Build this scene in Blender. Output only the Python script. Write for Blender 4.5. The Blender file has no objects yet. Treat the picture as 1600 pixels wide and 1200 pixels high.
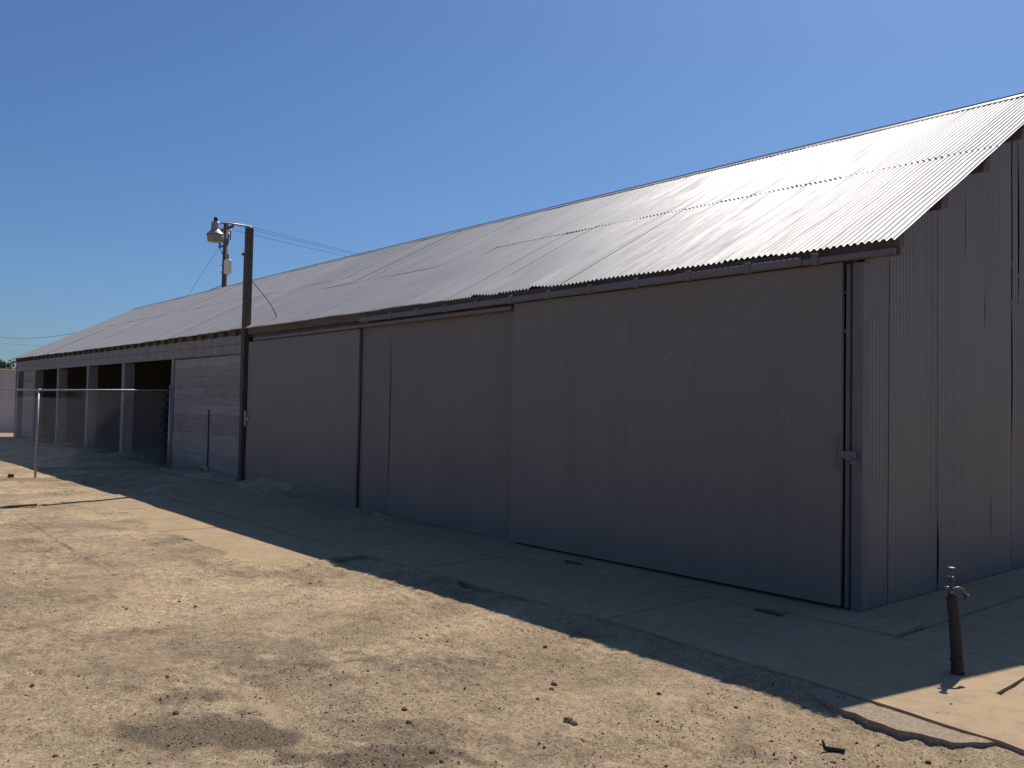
import bpy, math, random
import numpy as np
from mathutils import Vector, Matrix, noise
random.seed(7); rng = np.random.default_rng(7)
C = bpy.context.scene.collection
PI = math.pi
# ------------------------------------------------------------------ camera
FPX = 1344.0; YAW, PIT, ROL = (math.radians(a) for a in (40.607, 1.873, 1.108))
CAM = np.array([3.95, -7.62, 1.80])
_f = np.array([-math.cos(YAW), math.sin(YAW), 0]); _r = np.array([math.sin(YAW), math.cos(YAW), 0]); _u = np.array([0, 0, 1.0])
CF = _f*math.cos(PIT) + _u*math.sin(PIT); _u0 = -_f*math.sin(PIT) + _u*math.cos(PIT)
CR = _r*math.cos(ROL) + _u0*math.sin(ROL); CU = -_r*math.sin(ROL) + _u0*math.cos(ROL)
cd = bpy.data.cameras.new('camera'); cam = bpy.data.objects.new('camera', cd); C.objects.link(cam)
cd.sensor_width = 36; cd.sensor_fit = 'HORIZONTAL'; cd.lens = FPX/1600*36; cd.clip_start = 0.05; cd.clip_end = 6000
m = Matrix.Identity(4)
for i in range(3):
    m[i][0] = CR[i]; m[i][1] = CU[i]; m[i][2] = -CF[i]; m[i][3] = CAM[i]
cam.matrix_world = m
bpy.context.scene.camera = cam

def zg(x, y=0.0):                                # the yard rises gently towards the far end, most of all along the barn
    p = np.interp(-np.asarray(x, float), [-3, 0, 7, 13.5, 18, 22, 36, 44, 60], [-.02, 0, .03, .22, .24, .35, .42, .3, .3])
    t = np.clip((np.asarray(y, float)+2.6)/2.0, 0, 1); t = t*t*(3-2*t)
    return p*(.38+.62*t)
def at(x, y, val, axis=2):                       # measured point of the photo -> point on a plane
    v = CF + CR*(x-800)/FPX - CU*(y-600)/FPX
    t = (val-CAM[axis])/v[axis]; return CAM + t*v
def gr(x, y):
    z = 0.
    for i in range(40): q_ = at(x, y, z); z = float(zg(q_[0], q_[1]))
    return at(x, y, z)
def E_(x): return float(np.interp(-x, [-1, 0, 13, 22, 37], [3.39, 3.395, 3.45, 3.485, 3.61]))
def R_(x): return float(np.interp(-x, [-1, 0, 17, 37], [6.08, 6.08, 6.11, 6.13]))
YE, YR = -.13, 4.70
def roofz(x, y):
    if y > YR: y = 2*YR - y
    return E_(x) + (R_(x)-E_(x))*(y-YE)/(YR-YE)

# ------------------------------------------------------------------ materials
def newmat(name):
    m = bpy.data.materials.new(name); m.use_nodes = True
    nt = m.node_tree; return m, nt, nt.nodes['Principled BSDF']
def N(nt, t, **k):
    n = nt.nodes.new(t)
    for a, b in k.items(): setattr(n, a, b)
    return n
def ramp(nt, fac, stops):
    r = N(nt, 'ShaderNodeValToRGB'); e = r.color_ramp.elements
    while len(e) < len(stops): e.new(.5)
    for i, (p, c) in enumerate(stops):
        e[i].position = p; e[i].color = (*c, 1) if len(c) == 3 else c
    nt.links.new(fac, r.inputs[0]); return r.outputs[0]
def coords(nt, stretch=(1, 1, 1), kind='Object'):
    tc = N(nt, 'ShaderNodeTexCoord'); mp = N(nt, 'ShaderNodeMapping'); mp.inputs['Scale'].default_value = stretch
    nt.links.new(tc.outputs[kind], mp.inputs[0]); return mp.outputs[0]
def noise_(nt, vec, scale, detail=6, rough=.6, dist=0):
    n = N(nt, 'ShaderNodeTexNoise'); n.inputs['Scale'].default_value = scale; n.inputs['Detail'].default_value = detail
    n.inputs['Roughness'].default_value = rough; n.inputs['Distortion'].default_value = dist
    nt.links.new(vec, n.inputs['Vector']); return n.outputs[0]
def mix(nt, fac, a, b, mode='MIX'):
    n = N(nt, 'ShaderNodeMix', data_type='RGBA', blend_type=mode)
    for s, v in ((0, fac), (6, a), (7, b)):
        if isinstance(v, (int, float)): n.inputs[s].default_value = v
        elif isinstance(v, tuple): n.inputs[s].default_value = (*v, 1)
        else: nt.links.new(v, n.inputs[s])
    return n.outputs[2]
def attr(nt, name):
    a = N(nt, 'ShaderNodeAttribute'); a.attribute_name = name; return a
def bump(nt, b, h, strength=.3, dist=.01):
    n = N(nt, 'ShaderNodeBump'); n.inputs['Strength'].default_value = strength; n.inputs['Distance'].default_value = dist
    nt.links.new(h, n.inputs['Height']); nt.links.new(n.outputs[0], b.inputs['Normal'])
def simple(name, c0, c1, scale=3, rough=.7, metal=0, stretch=(1, 1, 1), bstr=.2, bdist=.004, bscale=None, tone=False, stain=None):
    m, nt, b = newmat(name); v = coords(nt, stretch)
    f = noise_(nt, v, scale); col = ramp(nt, f, [(.3, c0), (.7, c1)])
    if stain:
        f2 = noise_(nt, coords(nt, stain[1]), stain[2], 8, .7)
        k = ramp(nt, f2, [(stain[3], (0, 0, 0)), (stain[3]+.12, (1, 1, 1))]); col = mix(nt, k, col, stain[0])
    if tone: 
        a = attr(nt, 'tone'); col = mix(nt, 1.0, col, a.outputs['Color'], 'MULTIPLY')
    nt.links.new(col, b.inputs['Base Color'])
    b.inputs['Roughness'].default_value = rough; b.inputs['Metallic'].default_value = metal
    if bstr:
        h = noise_(nt, v, bscale or scale*6); bump(nt, b, h, bstr, bdist)
    return m
M = {}
M['wall'] = simple('painted_sheet_steel', (.150, .134, .126), (.18, .161, .150), 1.3, .5, 0, (1, 1, .35), .08, .01, 3, True, ((.10, .085, .08), (3, 3, .25), 2.2, .62))
M['door'] = simple('painted_door_steel', (.150, .132, .123), (.170, .150, .139), .9, .55, 0, (1, 1, .5), .1, .012, 2.2, True, ((.134, .118, .110), (1.6, 1.6, .12), 2.0, .56))
M['trim'] = simple('painted_wood_trim', (.12, .112, .118), (.155, .148, .152), 3, .65, 0, (1, 1, 1), .25, .004, 25)
M['fascia'] = simple('weathered_fascia_wood', (.075, .058, .048), (.13, .105, .09), 4, .85, 0, (.4, 4, 4), .4, .006, 20)
M['darkwood'] = simple('creosoted_pole_wood', (.055, .042, .034), (.10, .08, .066), 5, .85, 0, (6, 6, .4), .5, .006, 14)
M['plank'] = simple('weathered_whitewashed_plank', (.20, .186, .176), (.29, .272, .258), 2.5, .8, 0, (.6, 4, 5), .4, .005, 14, True, ((.14, .13, .125), (1, 3, 6), 2.6, .56))
M['postwood'] = simple('whitewashed_post_wood', (.17, .16, .155), (.26, .25, .245), 2.5, .8, 0, (4, 4, .6), .3, .004, 14, False, ((.08, .07, .062), (3, 3, .8), 2.4, .6))
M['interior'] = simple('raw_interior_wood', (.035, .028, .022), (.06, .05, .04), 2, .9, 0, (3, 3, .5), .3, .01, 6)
M['galv'] = simple('galvanized_steel_tube', (.26, .265, .27), (.36, .365, .37), 12, .5, .55, (1, 1, 1), .05, .002, 60)
M['wire'] = simple('dull_galvanized_wire', (.42, .42, .42), (.52, .52, .52), 20, .45, .15, bstr=0)
M['lamp'] = simple('aged_lamp_aluminium', (.30, .29, .28), (.42, .41, .40), 9, .42, .6, bstr=.05)
M['lens'] = simple('yellowed_lamp_glass', (.20, .165, .11), (.28, .24, .165), 6, .3, 0, bstr=.1)
M['black'] = simple('black_cable_rubber', (.018, .017, .018), (.03, .028, .03), 10, .6, bstr=0)
M['insul'] = simple('brown_porcelain', (.05, .04, .045), (.07, .06, .06), 10, .25, bstr=0)
M['pale'] = simple('pale_nail_head', (.5, .5, .5), (.62, .62, .62), 30, .4, .3, bstr=0)
M['shed'] = simple('pale_shed_sheet', (.42, .41, .42), (.50, .49, .50), 1.2, .6, 0, (1, 3, .3), .1, .01, 3)
M['shedtrim'] = simple('cream_shed_trim', (.6, .57, .48), (.7, .66, .57), 3, .6)
M['pipewrap'] = simple('tarred_pipe_wrap', (.018, .015, .013), (.036, .03, .026), 14, .75, 0, (1, 1, .5), .8, .008, 30)
M['brass'] = simple('worn_valve_metal', (.10, .09, .08), (.19, .175, .155), 20, .48, .7, bstr=.1, bscale=80)
M['stick'] = simple('bleached_lath', (.16, .12, .08), (.28, .22, .16), 6, .8, 0, (1, 6, 6), .3)
M['bark'] = simple('tree_bark', (.06, .045, .035), (.11, .085, .065), 6, .9, 0, (4, 4, 1), .6, .02, 10)
M['stone'] = simple('dark_clod', (.07, .055, .042), (.14, .112, .085), 14, .95, bstr=.5, bdist=.01, bscale=30)
M['rusty'] = simple('rusty_scrap', (.05, .03, .02), (.12, .07, .045), 14, .85, .2, bstr=.5, bdist=.004, bscale=50)
# roof: galvanised sheet under thin grey paint
m, nt, b = newmat('painted_corrugated_roof'); M['roof'] = m
v = coords(nt, (1, .3, 0)); f = noise_(nt, v, 1.1, 7, .65); col = ramp(nt, f, [(.3, (.345, .330, .329)), (.72, (.425, .409, .405))])
f2 = noise_(nt, coords(nt, (3.2, .28, 0)), 2.4, 8, .7); k = ramp(nt, f2, [(.58, (0, 0, 0)), (.74, (1, 1, 1))]); col = mix(nt, k, col, (.30, .283, .277))
f3 = noise_(nt, coords(nt, (1, 1, 1)), 38, 3, .6); k3 = ramp(nt, f3, [(.66, (0, 0, 0)), (.72, (1, 1, 1))]); col = mix(nt, k3, col, (.33, .30, .28))
col = mix(nt, 1.0, col, attr(nt, 'tone').outputs['Color'], 'MULTIPLY')
nt.links.new(col, b.inputs['Base Color']); b.inputs['Metallic'].default_value = .0; b.inputs['Specular IOR Level'].default_value = .62
rr = ramp(nt, f2, [(.35, (.42,)*3), (.68, (.64,)*3)]); nt.links.new(rr, b.inputs['Roughness'])
bump(nt, b, noise_(nt, coords(nt, (1, .6, 1)), 6, 5), .15, .01)
# concrete
m, nt, b = newmat('dusty_concrete'); M['concrete'] = m
v = coords(nt); f = noise_(nt, v, .9, 8, .65); col = ramp(nt, f, [(.3, (.335, .236, .134)), (.7, (.425, .302, .171))])
f2 = noise_(nt, v, 6, 8, .7); k = ramp(nt, f2, [(.47, (0, 0, 0)), (.70, (.85,)*3)]); col = mix(nt, k, col, (.265, .192, .122))
f3 = noise_(nt, v, 55, 3, .6); k3 = ramp(nt, f3, [(.64, (0, 0, 0)), (.72, (.8, .8, .8))]); col = mix(nt, k3, col, (.17, .13, .10))
nt.links.new(col, b.inputs['Base Color']); b.inputs['Roughness'].default_value = .9
bump(nt, b, noise_(nt, v, 45, 6, .7), .35, .006)
m, nt, b = newmat('broken_aggregate_concrete'); M['aggregate'] = m
v = coords(nt); vo = N(nt, 'ShaderNodeTexVoronoi'); vo.inputs['Scale'].default_value = 70; nt.links.new(v, vo.inputs[0])
col = ramp(nt, vo.outputs['Color'], [(.2, (.235, .175, .115)), (.55, (.29, .22, .147)), (.9, (.35, .275, .195))])
nt.links.new(col, b.inputs['Base Color']); b.inputs['Roughness'].default_value = .95
bump(nt, b, vo.outputs['Distance'], .6, .008)
# dirt
m, nt, b = newmat('dry_sandy_dirt'); M['dirt'] = m
v = coords(nt); v2 = coords(nt, (1.25, 1, 1))
f = noise_(nt, v2, .6, 10, .66, .5); col = ramp(nt, f, [(.3, (.34, .252, .158)), (.46, (.465, .348, .22)), (.57, (.53, .40, .252)), (.72, (.61, .468, .30))])
f2 = noise_(nt, v2, 1.7, 12, .74, .5); k = ramp(nt, f2, [(.49, (0, 0, 0)), (.66, (.9,)*3)]); col = mix(nt, k, col, (.285, .212, .140))
f4 = noise_(nt, v, 9, 10, .8, .3); k4 = ramp(nt, f4, [(.33, (.62,)*3), (.5, (1,)*3), (.68, (1.22,)*3)]); col = mix(nt, 1.0, col, k4, 'MULTIPLY')
f6 = noise_(nt, v, 48, 5, .7); k6 = ramp(nt, f6, [(.36, (.55,)*3), (.5, (1,)*3), (.66, (1.2,)*3)]); col = mix(nt, 1.0, col, k6, 'MULTIPLY')
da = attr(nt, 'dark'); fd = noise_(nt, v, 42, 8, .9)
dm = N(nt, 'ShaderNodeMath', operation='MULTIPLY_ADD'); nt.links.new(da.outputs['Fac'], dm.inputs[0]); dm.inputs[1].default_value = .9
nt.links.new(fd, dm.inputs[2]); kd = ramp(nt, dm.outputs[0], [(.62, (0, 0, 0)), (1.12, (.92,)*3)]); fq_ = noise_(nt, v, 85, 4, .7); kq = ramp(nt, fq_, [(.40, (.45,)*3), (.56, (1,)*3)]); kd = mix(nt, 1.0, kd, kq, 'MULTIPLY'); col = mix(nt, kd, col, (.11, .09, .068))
# grit: dark crumbs, denser in some places than in others
fg = noise_(nt, v, 1.1, 6, .6, .4); ff = noise_(nt, v, 135, 3, .62)
gm = N(nt, 'ShaderNodeMath', operation='MULTIPLY_ADD'); nt.links.new(fg, gm.inputs[0]); gm.inputs[1].default_value = .35; nt.links.new(ff, gm.inputs[2])
ks = ramp(nt, gm.outputs[0], [(.735, (0, 0, 0)), (.79, (.85,)*3)]); col = mix(nt, ks, col, (.10, .076, .055))
fl = noise_(nt, v, 95, 2, .5); kl = ramp(nt, fl, [(.68, (0, 0, 0)), (.74, (.5,)*3)]); col = mix(nt, kl, col, (.50, .42, .31))
nt.links.new(col, b.inputs['Base Color']); b.inputs['Roughness'].default_value = 1.0; b.inputs['Specular IOR Level'].default_value = .12
hb = noise_(nt, v, 24, 10, .82); bump(nt, b, hb, .8, .03)
m, nt, b = newmat('mixed_gravel'); M['gravel'] = m
col = attr(nt, 'tone').outputs['Color']; nt.links.new(col, b.inputs['Base Color']); b.inputs['Roughness'].default_value = .95
m, nt, b = newmat('tree_leaf'); M['leaf'] = m
col = attr(nt, 'tone').outputs['Color']; nt.links.new(col, b.inputs['Base Color']); b.inputs['Roughness'].default_value = .6

# ------------------------------------------------------------------ mesh builder
ORG = {}
class MB:
    def __init__(s): s.v = []; s.f = []; s.t = []; s.mi = []; s.cm = 0; s.smooth = False
    def add(s, vs, fs, tone=None):
        o = len(s.v); s.v += [tuple(map(float, p)) for p in vs]; s.f += [[i+o for i in f] for f in fs]
        s.mi += [s.cm]*len(fs); s.t += [tone or (1, 1, 1)]*len(vs); return s
    def box(s, x0, x1, y0, y1, z0, z1, tone=None, bev=0):
        if bev:
            import bmesh
            bm = bmesh.new(); r = bmesh.ops.create_cube(bm, size=1)
            for q in bm.verts: q.co = Vector((x0+(q.co.x+.5)*(x1-x0), y0+(q.co.y+.5)*(y1-y0), z0+(q.co.z+.5)*(z1-z0)))
            bmesh.ops.bevel(bm, geom=bm.edges[:], offset=bev, segments=1, affect='EDGES')
            bm.verts.index_update(); s.add([q.co[:] for q in bm.verts], [[q.index for q in f.verts] for f in bm.faces], tone); bm.free(); return s
        return s.add([(x0, y0, z0), (x1, y0, z0), (x1, y1, z0), (x0, y1, z0), (x0, y0, z1), (x1, y0, z1), (x1, y1, z1), (x0, y1, z1)],
              [(0, 3, 2, 1), (4, 5, 6, 7), (0, 1, 5, 4), (1, 2, 6, 5), (2, 3, 7, 6), (3, 0, 4, 7)], tone)
    def hexa(s, low, high, tone=None):
        n = len(low)
        return s.add(list(low)+list(high), [tuple(range(n))[::-1], tuple(range(n, 2*n))]+[(i, (i+1) % n, n+(i+1) % n, n+i) for i in range(n)], tone)
    def tube(s, pts, r, n=8, caps=True, tone=None):
        pts = [Vector(p) for p in pts]; rs = r if isinstance(r, (list, tuple)) else [r]*len(pts)
        d0 = (pts[1]-pts[0]).normalized(); a = d0.orthogonal().normalized(); vs = []
        for i, p in enumerate(pts):
            d = (pts[min(i+1, len(pts)-1)]-pts[max(i-1, 0)]).normalized()
            a = (a-d*a.dot(d)); a = a.normalized() if a.length > 1e-6 else d.orthogonal().normalized(); c = d.cross(a)
            for k in range(n):
                w = 2*PI*k/n; vs.append(p+(a*math.cos(w)+c*math.sin(w))*rs[i])
        fs = [(i*n+k, i*n+(k+1) % n, (i+1)*n+(k+1) % n, (i+1)*n+k) for i in range(len(pts)-1) for k in range(n)]
        if caps: fs += [tuple(range(n))[::-1], tuple(range((len(pts)-1)*n, len(pts)*n))]
        return s.add(vs, fs, tone)
    def lathe(s, c, prof, n=20, axis=None):
        c = Vector(c); q = Vector((0, 0, 1)).rotation_difference(Vector(axis or (0, 0, 1))); vs = []
        for (r, z) in prof:
            for k in range(n): w = 2*PI*k/n; vs.append(c+q @ Vector((r*math.cos(w), r*math.sin(w), z)))
        fs = [(i*n+k, i*n+(k+1) % n, (i+1)*n+(k+1) % n, (i+1)*n+k) for i in range(len(prof)-1) for k in range(n)]
        fs += [tuple(range(n))[::-1], tuple(range((len(prof)-1)*n, len(prof)*n))]
        return s.add(vs, fs)
    def build(s, name, mat, parent=None, smooth=False):
        me = bpy.data.meshes.new(name); org = ORG.get(parent.name, (0, 0, 0)) if parent else (0, 0, 0)
        me.from_pydata([(p[0]-org[0], p[1]-org[1], p[2]-org[2]) for p in s.v], [], s.f)
        for q in (mat if isinstance(mat, list) else [mat]): me.materials.append(M[q])
        me.polygons.foreach_set('material_index', s.mi)
        at_ = me.color_attributes.new('tone', 'FLOAT_COLOR', 'POINT'); at_.data.foreach_set('color', [c for t in s.t for c in (*t, 1)])
        me.polygons.foreach_set('use_smooth', [smooth]*len(s.f)); me.update()
        o = bpy.data.objects.new(name, me); C.objects.link(o); o.parent = parent
        if parent: ORG[o.name] = org
        return o
def tag(o, label=None, cat=None, group=None, kind=None):
    for k, q in (('label', label), ('category', cat), ('group', group), ('kind', kind)):
        if q: o[k] = q
    return o
def empty(name, loc, label, cat, group=None):
    o = bpy.data.objects.new(name, None); o.location = loc; o.empty_display_size = .2; C.objects.link(o); ORG[o.name] = tuple(loc)
    return tag(o, label, cat, group)
def single(mb, name, mat, loc, label, cat, group=None, kind=None, smooth=False):   # top-level thing that is one mesh, origin at its foot
    mb.v = [(p[0]-loc[0], p[1]-loc[1], p[2]-loc[2]) for p in mb.v]
    o = mb.build(name, mat, None, smooth); o.location = loc; return tag(o, label, cat, group, kind)

# ------------------------------------------------------------------ ground
STAINS = []
for px, py, rx, ry, s in [(250, 1140, 150, 22, .9), (420, 1152, 90, 14, .9), (569, 1186, 150, 18, 1), (464, 1038, 95, 32, .7), (656, 1030, 110, 28, .75), (700, 1140, 150, 22, .65), (319, 880, 26, 18, .6), (131, 876, 50, 8, .7),
        (100, 925, 48, 15, .5), (26, 845, 42, 8, .6), (118, 822, 105, 9, .55), (332, 1012, 70, 16, .55), (297, 1086, 55, 12, .65), (150, 1042, 80, 12, .5), (622, 1192, 44, 16, .9),
        (906, 1163, 90, 18, .4), (260, 850, 60, 12, .5), (480, 900, 80, 12, .4), (1060, 1140, 80, 20, .4), (760, 1090, 90, 20, .35), (400, 960, 90, 14, .4), (1180, 1178, 70, 14, .4)]:
    c = gr(px, py)[:2]; a = gr(px+rx, py)[:2]-c; bb = gr(px, py+ry)[:2]-c
    STAINS.append((c, np.linalg.inv(np.array([a, bb]).T), s))
def front(x):                                    # front edge of the concrete
    return np.interp(-np.asarray(x, float), [-2.3, -1.0, -.9, 5.0, 5.6, 12.8, 13.4, 13.5], [2.40, 2.40, 2.02, 1.97, 3.42, 3.25, 3.0, .2])
def grow(a, b, n, k=1.22):
    out = [a]; st = .06
    while abs(out[-1]-a) < abs(b-a): out.append(out[-1]+st*(1 if b > a else -1)); st *= k
    return out[1:]
xs = np.array(sorted(grow(-23, -2500, 0)) + list(np.arange(-23, -4.5, .05)) + list(np.arange(-4.5, 2.6, .019)) + grow(2.6, 2500, 0))
ys = np.array(sorted(grow(-9, -2500, 0)) + list(np.arange(-9, -6.9, .06)) + list(np.arange(-6.9, -1.85, .019)) + list(np.arange(-1.85, 0, .05)) + grow(0, 2500, 0))
X, Y = np.meshgrid(xs, ys, indexing='ij'); Z = zg(X, Y).copy()
dark = np.zeros_like(X)
near = (X > -24) & (X < 3.5) & (Y > -9.5) & (Y < .5)
def vnoise(x, y, s, seed):                       # smooth value noise, vectorised
    g = np.random.default_rng(seed).random((256, 256)); u = x/s+1000; w = y/s+1000
    i = np.floor(u).astype(int); j = np.floor(w).astype(int); a = u-i; c = w-j; a = a*a*(3-2*a); c = c*c*(3-2*c)
    q = lambda di, dj: g[(i+di) % 256, (j+dj) % 256]
    return (q(0, 0)*(1-a)+q(1, 0)*a)*(1-c)+(q(0, 1)*(1-a)+q(1, 1)*a)*c - .5
small = vnoise(X, Y, .12, 3)*.013+vnoise(X, Y, .055, 4)*.011+vnoise(X, Y, .026, 5)*.009
rel = vnoise(X, Y, 1.1, 1)*.018+vnoise(X, Y, .31, 2)*.007+small*(1+1.2*np.clip(vnoise(X, Y, .8, 15)*2, -.5, 1))
apron = (-Y) < front(X) + (vnoise(X, Y, .5, 6)*.5 + vnoise(X, Y, .15, 7)*.25)*np.where(X < -5.2, .6, 1)
apron &= (X > -12.9+vnoise(X, Y, .3, 31)*.5) & (X < 3.5)
sm = np.clip((-Y-front(X)+.25)/.5, 0, 1)
Z += np.where(near, rel-.012, -.02)
Z = Z-.035*np.exp(-((X-1.5)/.9)**2-((Y+2.72)/.30)**2)
edge = np.clip(1-(-Y-front(X))/1.4, 0, 1)*((X > -13.8) & (X < -5.1) & (Y < -1.5))
Z = np.where(edge > 0, np.maximum(Z, zg(X, Y)+.010*edge-.004+.6*small), Z)
Z = np.where(apron & (Y < .1), zg(X, Y)-.13, Z)
Z = np.where((X < .3) & (X > -37) & (Y > -.1) & (Y < 9.5), zg(X, Y)-.05, Z)
for c, im, s in STAINS:
    dx = X-c[0]; dy = Y-c[1]; r = np.sqrt((im[0, 0]*dx+im[0, 1]*dy)**2+(im[1, 0]*dx+im[1, 1]*dy)**2)
    r = r + vnoise(X, Y, .7, 11)*1.3 + vnoise(X, Y, .24, 12)*1.2 + vnoise(X, Y, .08, 13)*.8
    dark = np.maximum(dark, (.9 if s >= .9 else .6)*s*np.clip((1.35-r)/1.2, 0, 1))
nx, ny = X.shape
dark = np.where((X < .2) & (X > -36.8) & (Y > -.02) & (Y < 9.3), 1.0, dark)  # barn floor painted as dark soil, to deepen the shade inside the bays
co = np.stack([X, Y, Z], -1).reshape(-1, 3)
idx = np.arange(nx*ny).reshape(nx, ny)
fq = np.stack([idx[:-1, :-1], idx[1:, :-1], idx[1:, 1:], idx[:-1, 1:]], -1).reshape(-1, 4)
me = bpy.data.meshes.new('ground'); me.vertices.add(len(co)); me.vertices.foreach_set('co', co.ravel())
me.loops.add(fq.size); me.loops.foreach_set('vertex_index', fq.ravel()); me.polygons.add(len(fq))
me.polygons.foreach_set('loop_start', np.arange(0, fq.size, 4)); me.polygons.foreach_set('use_smooth', np.ones(len(fq), bool))
me.update(calc_edges=True); me.materials.append(M['dirt'])
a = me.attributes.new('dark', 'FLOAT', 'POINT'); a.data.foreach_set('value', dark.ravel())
g = bpy.data.objects.new('ground', me); C.objects.link(g); g['kind'] = 'structure'
def gz(x, y):                                    # height of the built ground
    i = min(max(int(np.searchsorted(xs, x)), 0), nx-1); j = min(max(int(np.searchsorted(ys, y)), 0), ny-1); return float(Z[i, j])

# concrete: slabs as polygons with broken edges
def jag(poly, amp, step=.07, seed=0):
    out = []
    for i, p in enumerate(poly):
        q = poly[(i+1) % len(poly)]; L = math.dist(p, q); n = max(1, int(L/step)); nrm = ((q[1]-p[1])/L, -(q[0]-p[0])/L)
        for k in range(n):
            t = k/n; x = p[0]+(q[0]-p[0])*t; y = p[1]+(q[1]-p[1])*t
            d = 0 if k == 0 else amp*(noise.noise((x*3, y*3, seed))+.6*noise.noise((x*11, y*11, seed)))
            out.append((x+nrm[0]*d, y+nrm[1]*d))
    return out
def slab(mb, poly, dz, amp=.006, th=.14, tilt=(0, 0), seed=0, step=.12):
    pts = jag(poly, amp, step, seed); n = len(pts); cx = sum(p[0] for p in poly)/len(poly); cy = sum(p[1] for p in poly)/len(poly)
    top = [(x, y, float(zg(x, y))+dz+tilt[0]*(x-cx)+tilt[1]*(y-cy)) for x, y in pts]
    bev = [(x+(cx-x)*.004, y+(cy-y)*.004, z) for x, y, z in top]
    low = [(x, y, z-.012) for x, y, z in top]; bot = [(x, y, z-th) for x, y, z in top]
    fs = [tuple(range(n))]
    for r in range(3): fs += [(r*n+i, (r+1)*n+i, (r+1)*n+(i+1) % n, r*n+(i+1) % n) for i in range(n)]
    mb.add(bev+low+[((x), (y), z-.03) for x, y, z in low]+bot, fs)
ap = MB(); gap = .012
seams = [1.69, -1.25, -4.15, -7.05, -9.95, -13.4]
for i in range(5):
    a, b_ = seams[i], seams[i+1]
    n = max(1, int((a-b_)/1.5))
    fr = lambda x: -2.03
    if i == 0:
        poly = [(b_+gap, -.53), (b_+gap, -2.03), (.9, -2.2), (1.17, -2.23), (1.8, -2.31), (2.05, -2.32), (2.6, -2.5), (3.4, -2.6), (3.4, -1.95), (2.4, -1.83), (1.69, -1.41), (1.67, -.84), (1.66, -.53)]
        slab(ap, poly, .012, .012, seed=i)
    elif i < 4 and i != 3:
        slab(ap, [(a-gap, -.53), (b_+gap, -.53), (b_+gap, -2.02), (a-gap, -2.03)], [.012, .006, .012, .004][i], .012, seed=i)
    else:
        slab(ap, [(a-gap, -.53), (b_+gap, -.53), (b_+gap, -2.0), (a-gap, -2.0)], .008, .01, seed=i, step=.3)
slab(ap, [(1.676, -.53), (1.686, -.84), (1.708, -1.388), (2.42, -1.795), (3.4, -1.91), (3.4, -.53)], .004, .012, tilt=(.006, .012), seed=9)
for i, (a, b_) in enumerate([(-5.35, -8.5), (-8.52, -11.2), (-11.22, -13.4)]):
    slab(ap, [(a, -2.02), (b_, -2.02), (b_, -3.75), (a, -3.75)], -.006, .02, seed=20+i, step=.3)
for a, b_ in [(.56, -3.3), (-3.31, -7.2), (-7.21, -11), (-11.01, -13.2)]:
    slab(ap, [(a, .03), (b_, .03), (b_, -.505), (a, -.505)], .034, .012, tilt=(0, .03), seed=int(30+a), step=.25)
slab(ap, [(.58, 9.2), (.02, 9.2), (.02, .04), (.58, .04)], .018, .015, tilt=(-.04, 0), seed=44, step=.25)
slab(ap, [(1.60, 9.2), (.61, 9.2), (.61, -.49), (1.60, -.49)], .0, .008, seed=45, step=.4)
slab(ap, [(4.6, 9.2), (1.63, 9.2), (1.63, -.49), (4.6, -.49)], -.01, .008, seed=46, step=.4)
ap.build('concrete_apron', 'concrete')['kind'] = 'structure'
br = MB(); slab(br, [(2.02, -2.345), (1.8, -2.335), (1.17, -2.255), (.93, -2.23), (.86, -2.36), (1.0, -2.46), (1.3, -2.53), (1.6, -2.60), (1.88, -2.54)], .004, .032, seed=3, step=.05)
br.build('broken_pavement_strip', 'aggregate')['kind'] = 'structure'
# dirt drifted against the doors
bm_ = MB(); vs = []; fs = []
def drift(mb, x0, x1, yf, hmax, nxx=40, nyy=8, seed=0):
    vs = []
    for i in range(nxx+1):
        x = x0+(x1-x0)*i/nxx; k = math.sin(PI*i/nxx)**.8
        for j in range(nyy+1):
            t = j/nyy; y = -.055-(yf-.055)*(t)*(.5+.5*k); h = hmax*k*(1-t)**1.3*(1+.5*noise.noise((x*3, y*6, seed)))
            vs.append((x, y, float(zg(x, y))+.018+h+.012*noise.noise((x*14, y*14, seed)) - (.05 if t == 1 or i in (0, nxx) else 0)))
    mb.add(vs, [(i*(nyy+1)+j, i*(nyy+1)+j+1, (i+1)*(nyy+1)+j+1, (i+1)*(nyy+1)+j) for i in range(nxx) for j in range(nyy)])
drift(bm_, -13.5, -10.2, .62, .19, seed=1); drift(bm_, -9.1, -7.6, .40, .055, 20, 6, 2); drift(bm_, -18.1, -13.6, .5, .10, 40, 8, 4); drift(bm_, -5.3, -3.9, .33, .03, 20, 6, 5)
bm_.build('ground_drift', 'dirt', smooth=True)['kind'] = 'structure'

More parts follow.
